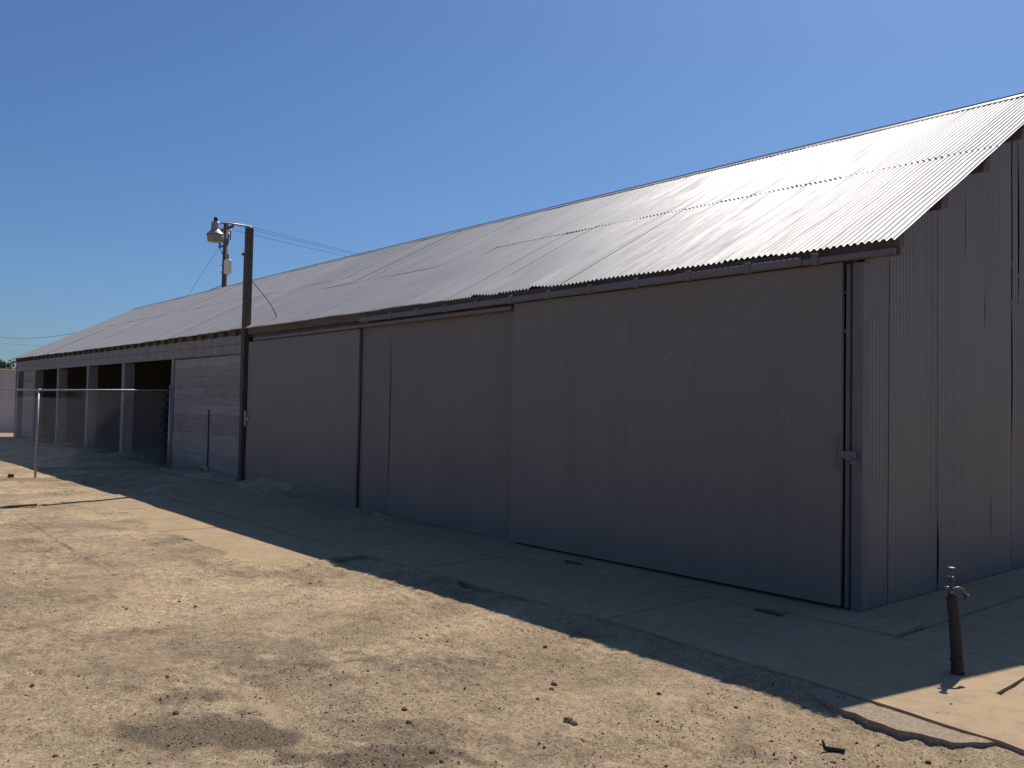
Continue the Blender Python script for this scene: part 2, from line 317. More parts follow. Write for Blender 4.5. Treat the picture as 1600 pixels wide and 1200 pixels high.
# ------------------------------------------------------------------ barn
barn = empty('barn', (0, 0, 0), 'long low grey barn with a steep corrugated metal roof, sliding doors and open bays', 'barn')
PITCH = .068
def tone(a=.07): t = 1+random.uniform(-a, a); return (t, t*(1+random.uniform(-.012, .012)), t*(1+random.uniform(-.015, .015)))
def roof_rows(mb, side):
    xr0, xr1 = .42, -36.95; shw = PITCH*9
    rows = [(YE, 2.44, 0), (2.36, YR-.02, 1)] if side == 0 else [(YE, YR-.02, 0)]
    for (ya, yb, ri) in rows:
        x = xr0
        si = 0
        while x > xr1+.2:
            w = min(shw, x-xr1); n = int(round(w/PITCH*(8 if (side == 0 and x > -16) else 4))); ov = PITCH*.5
            tn = tone(.075 if side == 0 and x > -9 else .025); sk = random.gauss(0, .0035); lift = random.uniform(0, .003); dye = random.gauss(0, .012)
            yA, yB = ya, yb
            if side == 0 and ri == 0 and x < -10: yB = 2.44 - (.55 if x > -13.4 and x < -8 else 0) 
            if side == 0 and ri == 1 and -13.4 < x < -8: yA = 1.80
            k = 10
            bend = 0; 
            if side == 0 and ri == 0 and (-4.15 < x < -3.3 or -5.3 < x < -4.7): bend = .06
            vs = []; NU = n+1+(4 if side == 0 else 0)
            for j in range(k+1):
                t = j/k; y = yA+(dye if x < .4 else 0)*(1-t)+(yB-yA)*t
                for i in range(NU):
                    u = i*w/n; xx = x-u-((.10*max(0, y)/YR)*max(0, 1-u/w) if x > .4 else 0)
                    z = roofz(xx, y)+.0118*math.cos(2*PI*u/PITCH)+.010+lift+(.006+random.uniform(0, .004) if ri and j == 0 else (.006 if ri else 0))+sk*(u/w-.5)*w*2
                    z += .012*noise.noise((xx*.7, y*.9, 3+ri))+.004*noise.noise((xx*2.5, y*2, 8))-.010*math.sin(PI*t)*abs(sk)*100*.2
                    if bend: z += bend*max(0, 1-t*4)*max(0, (u/w-.3))
                    yy = y if side == 0 else 2*YR-y
                    vs.append((xx, yy, z))
            fs = [(j*NU+i, j*NU+i+1, (j+1)*NU+i+1, (j+1)*NU+i) for j in range(k) for i in range(NU-1)]
            if side == 0: fs = [f[::-1] for f in fs]
            mb.add(vs, fs, tn); x -= w; si += 1
rf = MB(); roof_rows(rf, 0); roof_rows(rf, 1)
roof = rf.build('roof', 'roof', barn, True)
rc = MB(); x = .34
while x > -36.9:
    w = min(2.4, x+36.97); a, b_ = x, x-w-.05
    dz = random.uniform(.0, .006)+.036
    pr = [(-.115, -.115*.57), (-.035, -.035*.57+.004), (-.015, .012), (.015, .012), (.035, -.035*.57+.004), (.115, -.115*.57)]
    vs = []
    for xx in (a, b_):
        for yy, zz in pr: vs.append((xx, YR+yy, R_(xx)+zz+dz))
    for xx in (a, b_):
        for yy, zz in pr: vs.append((xx, YR+yy, R_(xx)+zz+dz-.004))
    n = len(pr); fs = [(i, i+1, n+i+1, n+i)[::-1] for i in range(n-1)]+[(2*n+i, 2*n+i+1, 3*n+i+1, 3*n+i) for i in range(n-1)]
    fs += [(0, n, 3*n, 2*n), (n-1, 2*n+n-1, 3*n+n-1, n+n-1)[::1]]
    rc.add(vs, fs, tone(.06)); x -= w
rc.build('ridge_cap', 'roof', roof)
# corrugated wall panels: sheets along e with tapered open seams
def sheets(mb, pos, e0, e1, zlo, zhi, amp, gaps=(), n=8, wsheet=9, out=1, jit=.0, k=14, rows=None, tn=.05):
    """pos(e, d, z)->xyz ; e along wall, d outwards"""
    rows = rows or [(None, None, 0)]
    for (ra, rb, dd) in rows:
        e = e0
        while e < e1-.01:
            w = min(PITCH*wsheet, e1-e)
            g = [q for q in gaps if abs(q[0]-e) < .03]
            lo, hi = random.uniform(0, .003), 0; tt = tone(tn); lift = random.choice((0, .004)); nn = max(2, int(w/PITCH*n)); vs = []
            for j in range(k+1):
                for i in range(nn+1):
                    u = e+w*i/nn
                    za = zlo(u) if ra is None else max(zlo(u), ra); zb = zhi(u) if rb is None else min(zhi(u), rb)
                    zb = max(zb, za+.001); z = za+(zb-za)*j/k; uu = u
                    for (ge, g0, g1, gw) in g:
                        if g0 < z < g1 and i <= 3: uu = u+gw*math.sin(PI*(z-g0)/(g1-g0))**.5*(1-i/4)
                    d = amp*math.cos(2*PI*u/PITCH)+lift+dd+.006*noise.noise((u*1.1, z*.8, 5.5))+.0025*noise.noise((u*4, z*1.5, 1.5))
                    vs.append(pos(uu, d, z))
            fs = [(j*(nn+1)+i, j*(nn+1)+i+1, (j+1)*(nn+1)+i+1, (j+1)*(nn+1)+i) for j in range(k) for i in range(nn)]
            if out < 0: fs = [f[::-1] for f in fs]
            mb.add(vs, fs, tt); e += w
gw = MB()
ggaps = [(2.34, 3.5, 4.42, .022), (3.86, 3.34, 5.1, .035), (1.50, 2.88, 3.30, .016), (2.90, 2.88, 3.28, .018), (3.70, 1.6, 3.22, .03), (.13, .6, 1.75, .028), (1.66, 0.0, .75, .03), (3.06, .5, .9, .018)]
def seam_sheets(mb, pos, e0, e1, edges, *a, split=True, **k):
    pts = [e0]+[q for q in sorted(edges) if e0+.02 < q < e1-.02]+[e1]
    for a_, b_ in zip(pts, pts[1:]):
        if b_-a_ > .75 and split:
            n = math.ceil((b_-a_)/.66)
            for i in range(n): sheets(mb, pos, a_+(b_-a_)*i/n, a_+(b_-a_)*(i+1)/n, *a, wsheet=99, **k)
        else: sheets(mb, pos, a_, b_, *a, wsheet=99, **k)
gp = lambda e, d, z: (d, e, z)
seam_sheets(gw, gp, .1, 3.70, [.13, 1.50, 1.66, 2.34, 2.90, 3.06], lambda e: -.03, lambda e: roofz(0, e)-.005, .0045, ggaps, k=46, tn=.03)
seam_sheets(gw, gp, 3.70, 9.3, [], lambda e: -.03, lambda e: roofz(0, e)-.005, .0045, ggaps, rows=[(None, 3.32, 0)], k=34)
seam_sheets(gw, gp, 3.70, 9.3, [3.86], lambda e: 2.9, lambda e: roofz(0, e)-.005, .0045, ggaps, rows=[(3.27, None, .014)], k=18)
gwo = gw.build('gable_wall', 'wall', barn, True)
bw = MB(); [bw.hexa([(x_-3.7, 9.26, -.05), (x_, 9.26, -.05), (x_, 9.29, -.05), (x_-3.7, 9.29, -.05)], [(x_-3.7, 9.26, E_(x_-3.7)+.178), (x_, 9.26, E_(x_)+.178), (x_, 9.29, E_(x_)+.165), (x_-3.7, 9.29, E_(x_-3.7)+.165)]) for x_ in np.arange(-.02, -36.7, -3.7)]; bw.box(-36.72, -36.66, .0, 9.25, 0, 3.4)
bw.hexa([(-36.72, .0, 3.4), (-36.66, .0, 3.4), (-36.66, 9.24, 3.4), (-36.72, 9.24, 3.4)], [(-36.72, 0, 3.66), (-36.66, 0, 3.66), (-36.66, 9.24, 3.66), (-36.72, 9.24, 3.66)]); bw.hexa([(-36.72, .0, 3.661), (-36.66, .0, 3.661), (-36.66, 9.24, 3.661), (-36.72, 9.24, 3.661)], [(-36.72, 4.69, 6.11), (-36.66, 4.69, 6.11), (-36.66, 4.71, 6.11), (-36.72, 4.71, 6.11)])
bw.build('back_wall', 'wall', barn)
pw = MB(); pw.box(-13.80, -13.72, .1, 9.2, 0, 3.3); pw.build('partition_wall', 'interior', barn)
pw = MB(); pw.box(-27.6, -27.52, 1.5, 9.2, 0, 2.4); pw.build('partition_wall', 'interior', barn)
# foundation
# doors
def door(name_label, x0, x1, yf, zt, zb0, zb1, amp, gaps=(), edges=(), frame=True):
    mb = MB(); zlo = lambda e: zb0+(zb1-zb0)*(e-x0)/(x1-x0); zhi = lambda e: zt
    seam_sheets(mb, lambda e, d, z: (e, yf-d, z), x0, x1, edges, zlo, zhi, amp, gaps, k=24, split=False, tn=.02)
    th = .045; e = .0
    for (a, b_) in ((x0, x0+.03), (x1-.03, x1)): 
        mb.hexa([(a, yf+.004, zlo(a)), (b_, yf+.004, zlo(b_)), (b_, yf+th, zlo(b_)), (a, yf+th, zlo(a))], [(a, yf+.004, zt), (b_, yf+.004, zt), (b_, yf+th, zt), (a, yf+th, zt)])
    mb.box(x0+.03, x1-.03, yf+.012, yf+th, zt-.06, zt-.004)
    mb.hexa([(x0+.03, yf+.012, zb0+.004), (x1-.03, yf+.012, zb1+.004), (x1-.03, yf+th, zb1+.004), (x0+.03, yf+th, zb0+.004)], [(x0+.03, yf+.012, zb0+.07), (x1-.03, yf+.012, zb1+.07), (x1-.03, yf+th, zb1+.07), (x0+.03, yf+th, zb0+.07)])
    mb.cm = 1
    o = mb
    return o
def nails(mb, pts, yf):
    for (px, py, r) in pts:
        p = at(px, py, yf, 1); mb.lathe((p[0], yf-.004, p[2]), [(r, 0), (r*.7, .004)], 6, (0, -1, 0))
d3 = door('', -4.80, -.115, -.105, 3.255, .085, .075, .0018, [], [])
nails(d3, [(1047, 553, .010), (1230, 652, .008), (1225, 646, .008), (1138, 522, .010), (1183, 480, .005), (940, 487, .006), (860, 492, .006), (848, 690, .007), (1290, 625, .007), (1040, 560, .006), (1078, 571, .005)], -.107)
door3 = d3.build('sliding_door', ['door', 'pale'], barn, True); door3['label'] = 'wide flat grey sliding door at the gable end'
d2 = door('', -8.86, -4.72, -.022, 3.19, .10, .06, .0075, [(-7.95, .35, 2.95, .022)], [-7.95])
nails(d2, [(772, 586, .009), (790, 705, .007), (800, 740, .008)], -.03)
door2 = d2.build('sliding_door', ['wall', 'pale'], barn, True); door2['label'] = 'middle grey door of ribbed corrugated sheet'
d1 = door('', -13.36, -8.84, -.085, 3.165, .28, .11, .0016, [(-9.6, .3, 3.05, .012)], [-9.6])
door1 = d1.build('sliding_door', ['door', 'pale'], barn, True); door1['label'] = 'flat grey door beside the lamp pole, bowed at the bottom'
la = MB(); p = at(1322, 711, -.11, 1)
la.tube([(-.155, -.135, 1.60), (-.155, -.150, 1.57), (-.155, -.150, 1.38), (-.155, -.135, 1.35)], .010, 8); la.box(-.18, -.13, -.135, -.112, 1.59, 1.63); la.box(-.18, -.13, -.135, -.112, 1.31, 1.36)
la.box(-.135, .03, -.132, -.112, 1.44, 1.50); la.box(-.06, .00, -.152, -.13, 1.42, 1.455); la.lathe((.015, -.13, 1.40), [(.022, -.02), (.026, 0), (.022, .02)], 10, (0, 1, 0))
la.build('latch', 'trim', door3)
la = MB(); la.box(-13.40, -13.345, -.125, -.09, 1.40, 1.72); la.box(-13.34, -13.22, -.12, -.092, 1.53, 1.58); la.build('latch', 'galv', door1)
# tracks and trim
tr = MB(); tr.box(-8.72, -.5, -.185, -.115, 3.262, 3.345, bev=.012); tr.box(-.5, .40, -.165, -.115, 3.262, 3.322, bev=.008)
t1 = tr.build('door_track', 'trim', barn)
for i in range(12):
    x = -8.5+i*.74; q = MB(); q.box(x-.03, x+.03, -.195, -.10, 3.25, 3.36, bev=.006); q.build('bracket', 'trim', t1)
tr = MB(); tr.box(-13.05, -4.84, -.14, -.045, 3.175, 3.235, bev=.01); t2 = tr.build('door_track', 'trim', barn)
for x in (-12.75, -11.9, -11.0, -10.1, -9.2):
    q = MB(); q.box(x-.03, x+.03, -.15, -.03, 3.165, 3.25, bev=.006); q.build('bracket', 'trim', t2)
q = MB(); x = .405
while x > -13.3:
    w = min(random.choice((2.4, 3.0, 3.6)), x+13.45); z0 = E_(x)-.125; z1 = E_(x-w)-.125; zt0 = roofz(x, -.03)-.012; zt1 = roofz(x-w, -.03)-.012
    d = random.uniform(0, .01)
    q.hexa([(x-w+.004, -.075-d, z1), (x, -.075-d, z0), (x, -.035, z0), (x-w+.004, -.035, z1)], [(x-w+.004, -.075-d, zt1-.03), (x, -.075-d, zt0-.03), (x, -.035, zt0-.02), (x-w+.004, -.035, zt1-.02)]); x -= w
q.build('fascia_board', 'fascia', barn)
q = MB(); q.box(-13.4, -.06, .035, .075, 3.18, 3.36); q.build('door_header', 'trim', barn)
q = MB(); q.box(-.055, .055, -.035, .095, -.02, 3.255, bev=.006); q.box(.018, .045, .097, .20, 2.75, 3.25); q.box(-.098, -.068, -.062, .0, .06, 3.24); q.build('corner_post', 'trim', barn)
q = MB()
for (yy, dz) in ((1.02, 0), (2.05, .0), (3.10, .0), (4.15, 0), (5.3, 0), (6.4, 0)):
    z = roofz(0, yy)-.006
    ww = .16
    pts0 = [(0.0-.5, yy-ww/2, z-.13-ww/2*.557), (.33, yy-ww/2, z-.13-ww/2*.557), (.33, yy+ww/2, z-.13+.0), (-.5, yy+ww/2, z-.13)]
    pts1 = [(-.5, yy-ww/2, z-ww/2*.557-.01), (.35, yy-ww/2, z-ww/2*.557-.01), (.35, yy+ww/2, z+ww/2*.557-.02), (-.5, yy+ww/2, z+ww/2*.557-.02)]
    b_ = MB(); b_.hexa(pts0, pts1); b_.build('purlin', 'fascia', barn)
q = MB(); z = roofz(0, .1)
q.hexa([(.0, -.06, z-.22), (.37, -.06, z-.20), (.37, .10, z-.14), (.0, .10, z-.14)], [(.0, -.06, z-.105), (.37, -.06, z-.105), (.37, .10, z-.02), (.0, .10, z-.02)]); q.build('purlin', 'fascia', barn)
# far section: header, posts, plank wall
q = MB()
for i, (za, zb) in enumerate([(2.945, 3.15), (3.157, 3.345)]):
    x = -13.75
    while x > -36.4:
        w = min(random.choice((3.6, 4.2, 4.8)), x+36.45); t0 = float(np.interp(-x, [13, 37], [0, .13])); t1_ = float(np.interp(-(x-w), [13, 37], [0, .13])); d = random.uniform(0, .012)
        q.hexa([(x-w+.005, -.03-d, za+t1_), (x, -.03-d, za+t0), (x, .02, za+t0), (x-w+.005, .02, za+t1_)], [(x-w+.005, -.03-d, zb+t1_), (x, -.03-d, zb+t0), (x, .02, zb+t0), (x-w+.005, .02, zb+t1_)], tone(.1)); x -= w
q.build('header_beam', 'postwood', barn)
q = MB(); 
x = -13.8
while x > -36.6:
    w = min(4, x+36.8); q.hexa([(x-w+.003, -.01, 3.36+E_(x-w)-3.45), (x, -.01, 3.36+E_(x)-3.45), (x, .05, 3.36+E_(x)-3.45), (x-w+.003, .05, 3.36+E_(x-w)-3.45)],
        [(x-w+.003, -.01, roofz(x-w, -.01)-.02), (x, -.01, roofz(x, -.01)-.02), (x, .05, roofz(x, .05)-.02), (x-w+.003, .05, roofz(x-w, .05)-.02)]); x -= w
q.build('fascia_board', 'fascia', barn)
src = None
for i in range(36):
    x = -14.1-i*.63+random.uniform(-.04, .04)
    if src is None:
        b_ = MB(); b_.hexa([(-.025, -.10, -.115), (.025, -.10, -.115), (.025, -.012, -.10), (-.025, -.012, -.10)], [(-.025, -.10, .0), (.025, -.10, .0), (.025, -.012, .048), (-.025, -.012, .048)])
        src = b_.build('rafter_tail', 'fascia', barn); o = src
    else:
        o = src.copy(); C.objects.link(o); o.parent = barn
    o.location = (x, 0, roofz(x, -.10)-.022)
for x, wd in ((-18.06, .09), (-22.1, .12), (-25.8, .11), (-29.6, .13), (-33.2, .12), (-36.25, .15)):
    b_ = MB(); z0 = float(zg(x)); zt = 2.94+float(np.interp(-x, [13, 37], [0, .13])); ln = random.uniform(-.03, .0)
    b_.hexa([(x-wd+ln, -.02, z0-.05), (x+wd+ln, -.02, z0-.05), (x+wd+ln, .26, z0-.05), (x-wd+ln, .26, z0-.05)], [(x-wd, -.02, zt), (x+wd, -.02, zt), (x+wd, .26, zt), (x-wd, .26, zt)])
    po = b_.build('bay_post', 'postwood', barn)
    if x < -20 and x > -34:
        f_ = MB()
        hh = .13 if x > -23 else .07; vs = []
        for i in range(13):
            for j in range(13):
                u = x-.45+.9*i/12; w_ = -.5+1.0*j/12; d_ = max(abs(u-x)/.45, abs(w_-.1)/.6)
                vs.append((u+.05*noise.noise((u*5, w_*5, 1)), w_, z0-.06+max(0, (1.05-d_))*hh*1.7+.04*noise.noise((u*4, w_*4, x))))
        f_.add(vs, [(i*13+j, (i+1)*13+j, (i+1)*13+j+1, i*13+j+1) for i in range(12) for j in range(12)])
        f_.build('post_footing', 'concrete', po)
q = MB(); nb = 12; z0 = .27; h = (2.935-.27)/nb
for i in range(nb):
    cut = random.uniform(-16.6, -15.2)
    for a, b_ in ((-17.94, cut-.003), (cut+.003, -13.76)):
        d = random.uniform(-.008, .008); s1, s2 = random.uniform(-.001, .001), random.uniform(-.001, .001)
        za, zb = z0+i*h+.0015, z0+(i+1)*h-.0015
        q.hexa([(a, -.005-d, za+s1), (b_, -.005-d, za+s2), (b_, .03, za+s2), (a, .03, za+s1)], [(a, -.005-d+.004, zb+s1), (b_, -.005-d, zb+s2), (b_, .03, zb+s2), (a, .03, zb+s1)], tone(.16))
q.box(-17.94, -13.76, .032, .05, .2, 3.1, (.3, .3, .3)); q.build('plank_wall', 'plank', barn)
q = MB(); q.tube([at(326, 640, -.03, 1), at(325, 690, -.03, 1), at(324, 728, -.03, 1)], .014, 6); q.tube([at(324, 728, -.03, 1), at(331, 748, -.10, 1)], .014, 6); q.build('conduit', 'black', barn, True)
q = MB()
for i in range(11):
    z = .45+i*.24; q.box(-35.35, -33.55, .02+random.uniform(0, .01), .05, z, z+.232, tone(.12))
q.box(-35.35, -33.55, .052, .07, .4, 3.0, (.3, .3, .3)); q.build('bay_panel', 'plank', barn)

# ------------------------------------------------------------------ yard light on its pole
B = (-13.54, -.07, float(zg(-13.5)))
yl = empty('yard_light', B, 'square dark wooden pole against the barn with a bell shaped lamp on its arm', 'lamp pole')
q = MB(); hw = .07
q.hexa([(B[0]-hw, B[1]-.07, .1), (B[0]+hw, B[1]-.07, .1), (B[0]+hw, B[1]+.07, .1), (B[0]-hw, B[1]+.07, .1)], [(B[0]-hw+.01, B[1]-.07, 5.62), (B[0]+hw-.008, B[1]-.07, 5.60), (B[0]+hw-.008, B[1]+.07, 5.60), (B[0]-hw+.01, B[1]+.07, 5.62)])
q.build('pole', 'darkwood', yl)
q = MB(); q.tube([(B[0], B[1]+.06, 5.645), (B[0], -.55, 5.64), (B[0], -.66, 5.62), (B[0], -.74, 5.58)], .020, 10); q.box(B[0]-.03, B[0]+.03, B[1]-.08, B[1]+.08, 5.61, 5.63); arm = q.build('arm', 'galv', yl, True)
L = (B[0], -.80, 5.22); q = MB()
q.lathe(L, [(.06, .40), (.085, .395), (.09, .38), (.09, .24), (.095, .23), (.13, .185), (.175, .15), (.18, .14), (.17, .138), (.05, .16)], 24); ho = q.build('lamp_housing', 'lamp', yl, True)
q = MB(); q.lathe(L, [(.14, -.01), (.155, .0), (.168, .07), (.176, .139), (.165, .142), (.02, .145)], 24); q.build('lamp_lens', 'lens', ho, True)
q = MB(); q.lathe((L[0], L[1], L[2]+.40), [(.03, 0), (.042, .01), (.042, .085), (.035, .10), (.004, .102)], 14); q.build('photocell', 'black', ho, True)
q = MB(); q.tube([(B[0]-.085, B[1]-.05, 2.0), (B[0]-.08, B[1]-.05, 5.0), (B[0]-.10, B[1]-.05, 5.06), (B[0]-.16, B[1]-.05, 5.08), (B[0]-.21, B[1]-.05, 5.05)], .022, 8); q.build('conduit', 'black', yl, True)
a_ = at(398, 445, -.02, 1); b_ = at(415, 482, .25, 1)
q = MB(); pts = []
p0 = Vector((B[0]+.07, -.03, 4.5)); p1 = Vector((B[0]+.35, .1, 4.2)); p2 = Vector((B[0]+.72, .18, 3.95)); p3 = Vector((B[0]+.70, .30, 3.62))
for i in range(13):
    t = i/12; pts.append(((1-t)**3)*p0+3*t*(1-t)**2*p1+3*t*t*(1-t)*p2+t**3*p3)
q.tube(pts, .011, 6); q.build('cable', 'black', yl, True)

# ------------------------------------------------------------------ utility pole behind the barn
U = (-39.8, 10.0, .3); up_ = empty('utility_pole', U, 'brown wooden power pole behind the barn roof carrying a grey transformer', 'utility pole')
q = MB(); q.tube([(U[0], U[1], 0.1), (U[0]-.02, U[1], 6), (U[0]-.02, U[1], 11.35)], [.17, .145, .12], 12); q.build('pole', 'darkwood', up_, True)
q = MB(); q.box(U[0]-1.2, U[0]+1.25, U[1]-.19, U[1]-.10, 10.95, 11.07); ca = q.build('crossarm', 'darkwood', up_)
for dx in (-1.1, -.5, .55, 1.12):
    q = MB(); q.lathe((U[0]+dx, U[1]-.145, 11.07), [(.02, 0), (.02, .05), (.055, .06), (.06, .1), (.04, .13), (.045, .17), (.02, .19)], 8); q.build('insulator', 'insul', ca, True)
q = MB(); q.box(U[0]-.5, U[0]+.62, U[1]-.18, U[1]-.11, 10.12, 10.20); q.tube([(U[0]-.42, U[1]-.15, 10.15), (U[0], U[1]-.15, 9.75)], .025, 6); q.tube([(U[0]+.48, U[1]-.15, 10.15), (U[0], U[1]-.15, 9.75)], .025, 6); c2 = q.build('crossarm', 'darkwood', up_)
for dx in (-.42, .2, .52):
    q = MB(); q.lathe((U[0]+dx, U[1]-.145, 10.2), [(.03, 0), (.05, .03), (.06, .12), (.04, .2), (.045, .28), (.02, .3)], 8); q.build('insulator', 'insul', c2, True)
for dx, z0 in ((.72, 10.2), (.95, 10.35)):
    q = MB(); q.tube([(U[0]+dx, U[1]-.15, z0), (U[0]+dx, U[1]-.15, z0+.55)], .035, 8); q.tube([(U[0]+dx, U[1]-.15, z0+.5), (U[0]+dx-.12, U[1]-.15, 11.0)], .012, 6); q.build('fuse_cutout', 'insul', up_, True)
T = (U[0]+.62, U[1]-.1, 8.65); q = MB(); q.lathe(T, [(.17, 0), (.19, .02), (.19, .62), (.20, .63), (.20, .68), (.15, .73), (.03, .75)], 18); tf = q.build('transformer', 'shed', up_, True)
q = MB(); q.lathe((T[0]-.02, T[1], T[2]+.74), [(.04, 0), (.05, .04), (.035, .08), (.05, .12), (.035, .16), (.045, .2), (.02, .34)], 10); q.build('bushing', 'insul', tf, True)
q = MB(); q.box(U[0]-.22, T[0]-.18, U[1]-.12, U[1]-.06, 8.78, 8.84); q.box(U[0]-.22, T[0]-.18, U[1]-.12, U[1]-.06, 9.14, 9.20); q.build('bracket', 'insul', up_)
def wire(name, pts, sag, r, label, n=24, group=None):
    a, b_ = Vector(pts[0]), Vector(pts[1]); out = []
    for i in range(n+1):
        t = i/n; p = a.lerp(b_, t); p.z -= sag*4*t*(1-t); out.append(p)
    q = MB(); q.tube(out, r, 5); return single(q, name, 'black', tuple(a), label, 'power line', group, smooth=True)
for i, dx in enumerate((-.5, .55, 1.12)):
    wire('power_line', [(U[0]+dx, U[1]-.145, 11.26), (U[0]+dx+2.5, 62, 11.2-.3*i)], 1.3, .010, 'thin overhead line running from the power pole crossarm away behind the barn roof', group='overhead lines from the crossarm')
wire('service_line', [(U[0], U[1]-.15, 8.1), (-100, 10, 8.7)], 1.1, .016, 'dark service line dropping from the power pole over the far barn roof')
wire('guy_wire', [(U[0]-.1, U[1], 10.6), (-50.5, 10.5, 6.2)], .0, .008, 'thin slanting guy wire bracing the power pole behind the roof')
wire('service_loop', [(T[0]+.2, T[1], 8.95), (U[0], U[1]-.14, 8.1)], .25, .014, 'drooping black lead from the transformer to the power pole')
wire('distant_line', [(-120, 14, 9.2), (-60, 40, 7.2)], .4, .012, 'faint upper distant line in the sky beyond the far gable')
wire('distant_line', [(-120, 12, 6.3), (-60, 40, 5.6)], .3, .012, 'faint lowest distant line just above the far shed')

# ------------------------------------------------------------------ chain link fence
g0_ = gr(263, 735); g1_ = gr(55, 745); print('fence', g0_, g1_, at(55, 608, g1_[0], 0), at(263, 607, g0_[0], 0)); F0 = Vector((g0_[0], g0_[1], 0)); F1 = Vector((g1_[0], g1_[1], 0)); fd = (F1-F0).normalized(); nrm = Vector((-fd.y, fd.x, 0)); sp = (F1-F0).length
fe = empty('chain_link_fence', (F0.x, F0.y, float(zg(F0.x, F0.y))), 'galvanized chain link fence with pipe rail reaching out from the open bays', 'fence')
def fz(s): return float(np.interp(s, [0, sp, 4*sp], [2.17, 2.10, 2.08]))
for i in range(4):
    p = F0+fd*sp*i; z0 = float(zg(p.x, p.y))
    q = MB(); r = .036 if i == 0 else .027; q.tube([(p.x, p.y, z0-.2), (p.x, p.y, fz(sp*i)+(.07 if i == 0 else -.01))], r, 12)
    if i == 0: q.lathe((p.x, p.y, fz(0)+.06), [(r+.006, 0), (r+.006, .03), (r*.7, .05), (.005, .06)], 12)
    else: q.tube([(p.x, p.y, fz(sp*i)-.06), (p.x, p.y, fz(sp*i)-.0)], .036, 12); q.tube([p+fd*-.05+Vector((0, 0, fz(sp*i)+.0)), p+fd*.05+Vector((0, 0, fz(sp*i)))], .029, 10)
    q.build('fence_post', 'galv', fe, True)
q = MB(); q.tube([F0+fd*s+Vector((0, 0, fz(s))) for s in (0, sp, 2*sp, 3*sp)], .021, 10); q.build('top_rail', 'galv', fe, True)
q = MB(); st = .071; Lf = 3*sp; bot = lambda s: float(zg((F0+fd*s).x, (F0+fd*s).y))+.04
k = -2.2
while k < Lf+2.2:
    for sg in (1, -1):
        # straight run of one wire at 45 degrees clipped to the fence
        pts = []
        for z in np.linspace(.33, 2.13, 10):
            s = k+sg*(z-.33)
            if 0.03 < s < Lf and bot(s) < z < fz(s)+.012: pts.append(F0+fd*s+nrm*(.004*sg)+Vector((0, 0, z)))
        if len(pts) > 1: q.tube([pts[0], pts[-1]], .0022, 5, False)
    k += st
q.build('wire_mesh', 'wire', fe)

# ------------------------------------------------------------------ standpipe
P = at(1496, 1054, .0); h0 = empty('standpipe', (P[0], P[1], .0), 'black wrapped water standpipe with a metal tap, standing on the apron by the gable', 'water tap')
q = MB(); pts = []; rs = []
for i in range(40):
    t = i/39; z = -.05+t*.60; pts.append((P[0]-.035*t*t-.012*t, P[1]+.012*t, z)); rs.append(.041-.004*t+.0035*noise.noise((0, t*14, 2))+(.006*(1-t*7) if t < .14 else 0)+(.004 if .17 < t < .2 else 0))
q.tube(pts, rs, 14)
for k in range(7):
    a = k*2.4; z = .03+.02*k; t = (z+.05)/.6
    q.tube([(P[0]-.012*t+.036*math.cos(a), P[1]+.036*math.sin(a), z), (P[0]+.056*math.cos(a), P[1]+.056*math.sin(a), z-.022)], [.008, .002], 5)
q.build('pipe_wrap', 'pipewrap', h0, True)
tx, ty = P[0]-.047, P[1]+.012
q = MB(); q.tube([(tx, ty, .53), (tx, ty, .665)], .0135, 10); q.lathe((tx, ty, .575), [(.012, -.03), (.025, -.025), (.027, 0), (.025, .025), (.012, .03)], 12)
q.lathe((tx, ty, .66), [(.022, 0), (.022, .02), (.012, .025)], 6); q.tube([(tx, ty, .68), (tx, ty, .735)], .006, 8)
dx, dy = CR[0], CR[1]
q.tube([(tx, ty, .59), (tx+.05*dx, ty+.05*dy, .60), (tx+.085*dx, ty+.085*dy, .585), (tx+.105*dx, ty+.105*dy, .545)], [.013, .014, .014, .015], 10); q.tube([(tx+.103*dx, ty+.103*dy, .552), (tx+.112*dx, ty+.112*dy, .53)], .02, 12)
q.tube([(tx, ty, .60), (tx-.05*dx, ty-.05*dy, .60)], [.012, .014], 10)
bo = q.build('tap_body', 'brass', h0, True)
q = MB(); q.lathe((tx, ty, .735), [(.008, 0), (.026, .002), (.03, .008), (.026, .014), (.006, .016)], 12); q.build('handle', 'brass', bo, True)

